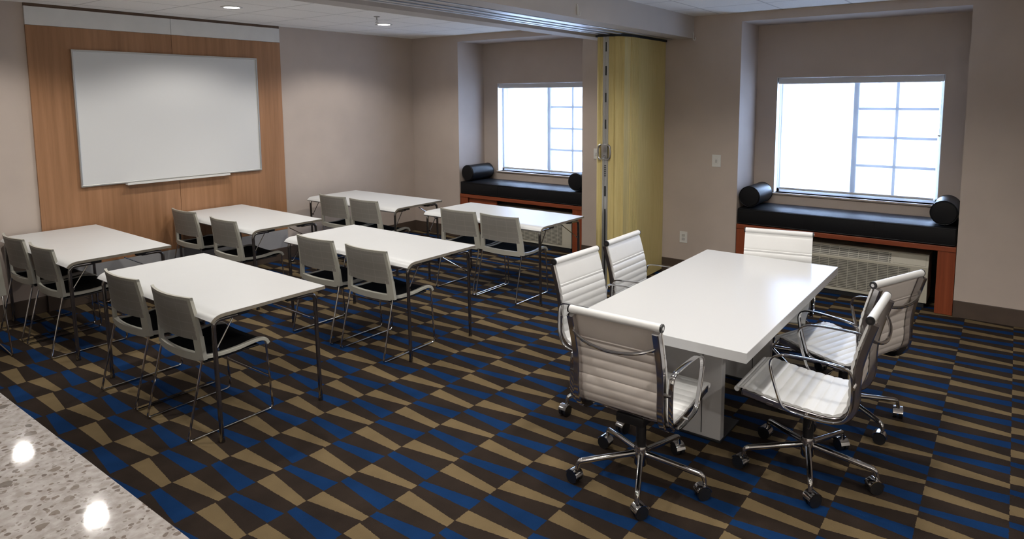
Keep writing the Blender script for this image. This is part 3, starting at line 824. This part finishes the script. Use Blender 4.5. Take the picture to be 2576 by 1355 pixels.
        for i in range(9):
            th_ = math.radians(10 + 150 * i / 8); hp.append(ctr + Vector((wx, wy, 0)) * math.cos(th_) * -.037 + Vector((0, 0, math.sin(th_) * .037)))
        MB().bar(hp, .052, .003, tuple(ax)).obj('caster_hood', 'chrome', cs)
    return r
R = math.radians
oc = 'white ribbed office chairs around the conference table'
och = [(-3.83, -5.53, 0, 60, 'white ribbed office chair at the near end of the conference table, back to the camera'),
       (-3.255, -6.183, 90, 52 - 90, 'white ribbed office chair on the right long side of the conference table, nearer one'),
       (-2.535, -6.205, 68, 14 - 68, 'white ribbed office chair on the right long side, farther one turned at an angle'),
       (-3.205, -5.035, -93, 147 + 93, 'white ribbed office chair on the left long side of the conference table, nearer one'),
       (-2.56, -5.03, -90, 20 + 90, 'white ribbed office chair on the left long side, farther one before the yellow partition'),
       (-2.015, -5.633, 190.5, 30, 'white ribbed office chair at the far end of the conference table by the heater')]
meshes = None
base_chair = office_chair(0.0)
def spin_base(root, ang):
    """turn the five legs and casters of one chair about its column"""
    for c in root.children:
        if c.name.split('.')[0] in ('base_leg', 'caster', 'hub'): c.rotation_euler = (0, 0, ang)
for i, (x, y, rz, st, lab) in enumerate(och):
    o = base_chair if i == 0 else copy_tree(base_chair)
    o.location = (x, y, 0); o.rotation_euler = (0, 0, R(rz)); spin_base(o, R(st)); tag(o, lab, 'chair', oc)

# ------------------------------------------------------------------ daylight
wd = bpy.data.worlds.new('World'); S.world = wd; wd.use_nodes = True
nt = wd.node_tree; nt.nodes.clear()
bg = nt.nodes.new('ShaderNodeBackground'); ow = nt.nodes.new('ShaderNodeOutputWorld')
bg.inputs[0].default_value = (.52, .69, 1.0, 1); bg.inputs[1].default_value = 85.0
nt.links.new(bg.outputs[0], ow.inputs[0])
for k in (1, 2):      # light portals in the window openings guide sampling of the sky
    y0, y1 = win[k]
    L = bpy.data.lights.new('window_portal', 'AREA'); L.shape = 'RECTANGLE'; L.size = WZ1 - WZ0; L.size_y = y0 - y1; L.cycles.is_portal = True
    o = bpy.data.objects.new('window_portal', L); COL.objects.link(o); o.location = (D + .20, (y0 + y1) / 2, (WZ0 + WZ1) / 2)
    o.rotation_euler = (0, math.radians(90), 0)

# ------------------------------------------------------------------ camera
cam = bpy.data.cameras.new('camera'); co = bpy.data.objects.new('camera', cam); COL.objects.link(co); S.camera = co
yaw, pitch, roll = .63485, .108707, -.004047
fw = Vector((math.cos(yaw) * math.cos(pitch), math.sin(yaw) * math.cos(pitch), -math.sin(pitch)))
rt = Vector((math.sin(yaw), -math.cos(yaw), 0)); up = rt.cross(fw)
r2 = rt * math.cos(roll) + up * math.sin(roll); u2 = -rt * math.sin(roll) + up * math.cos(roll)
mt = Matrix((r2, u2, -fw)).transposed().to_4x4(); mt.translation = Vector((-6.69415, -6.94562, 1.90299)); co.matrix_world = mt
cam.sensor_width = 36; cam.sensor_fit = 'HORIZONTAL'; cam.lens = 36 * 1667.466 / 2576
cam.shift_x = (1288 - 1328.285) / 2576; cam.shift_y = (428.487 - 677.5) / 2576; cam.clip_start = .05

vs = S.view_settings
S.display_settings.display_device = 'sRGB'; vs.view_transform = 'Standard'; vs.look = 'None'; vs.gamma = 1; vs.exposure = 0.0; vs.use_curve_mapping = False
S.cycles.max_bounces = 10; S.cycles.diffuse_bounces = 5; S.cycles.transparent_max_bounces = 12
S.cycles.sample_clamp_indirect = 6; S.cycles.use_denoising = True
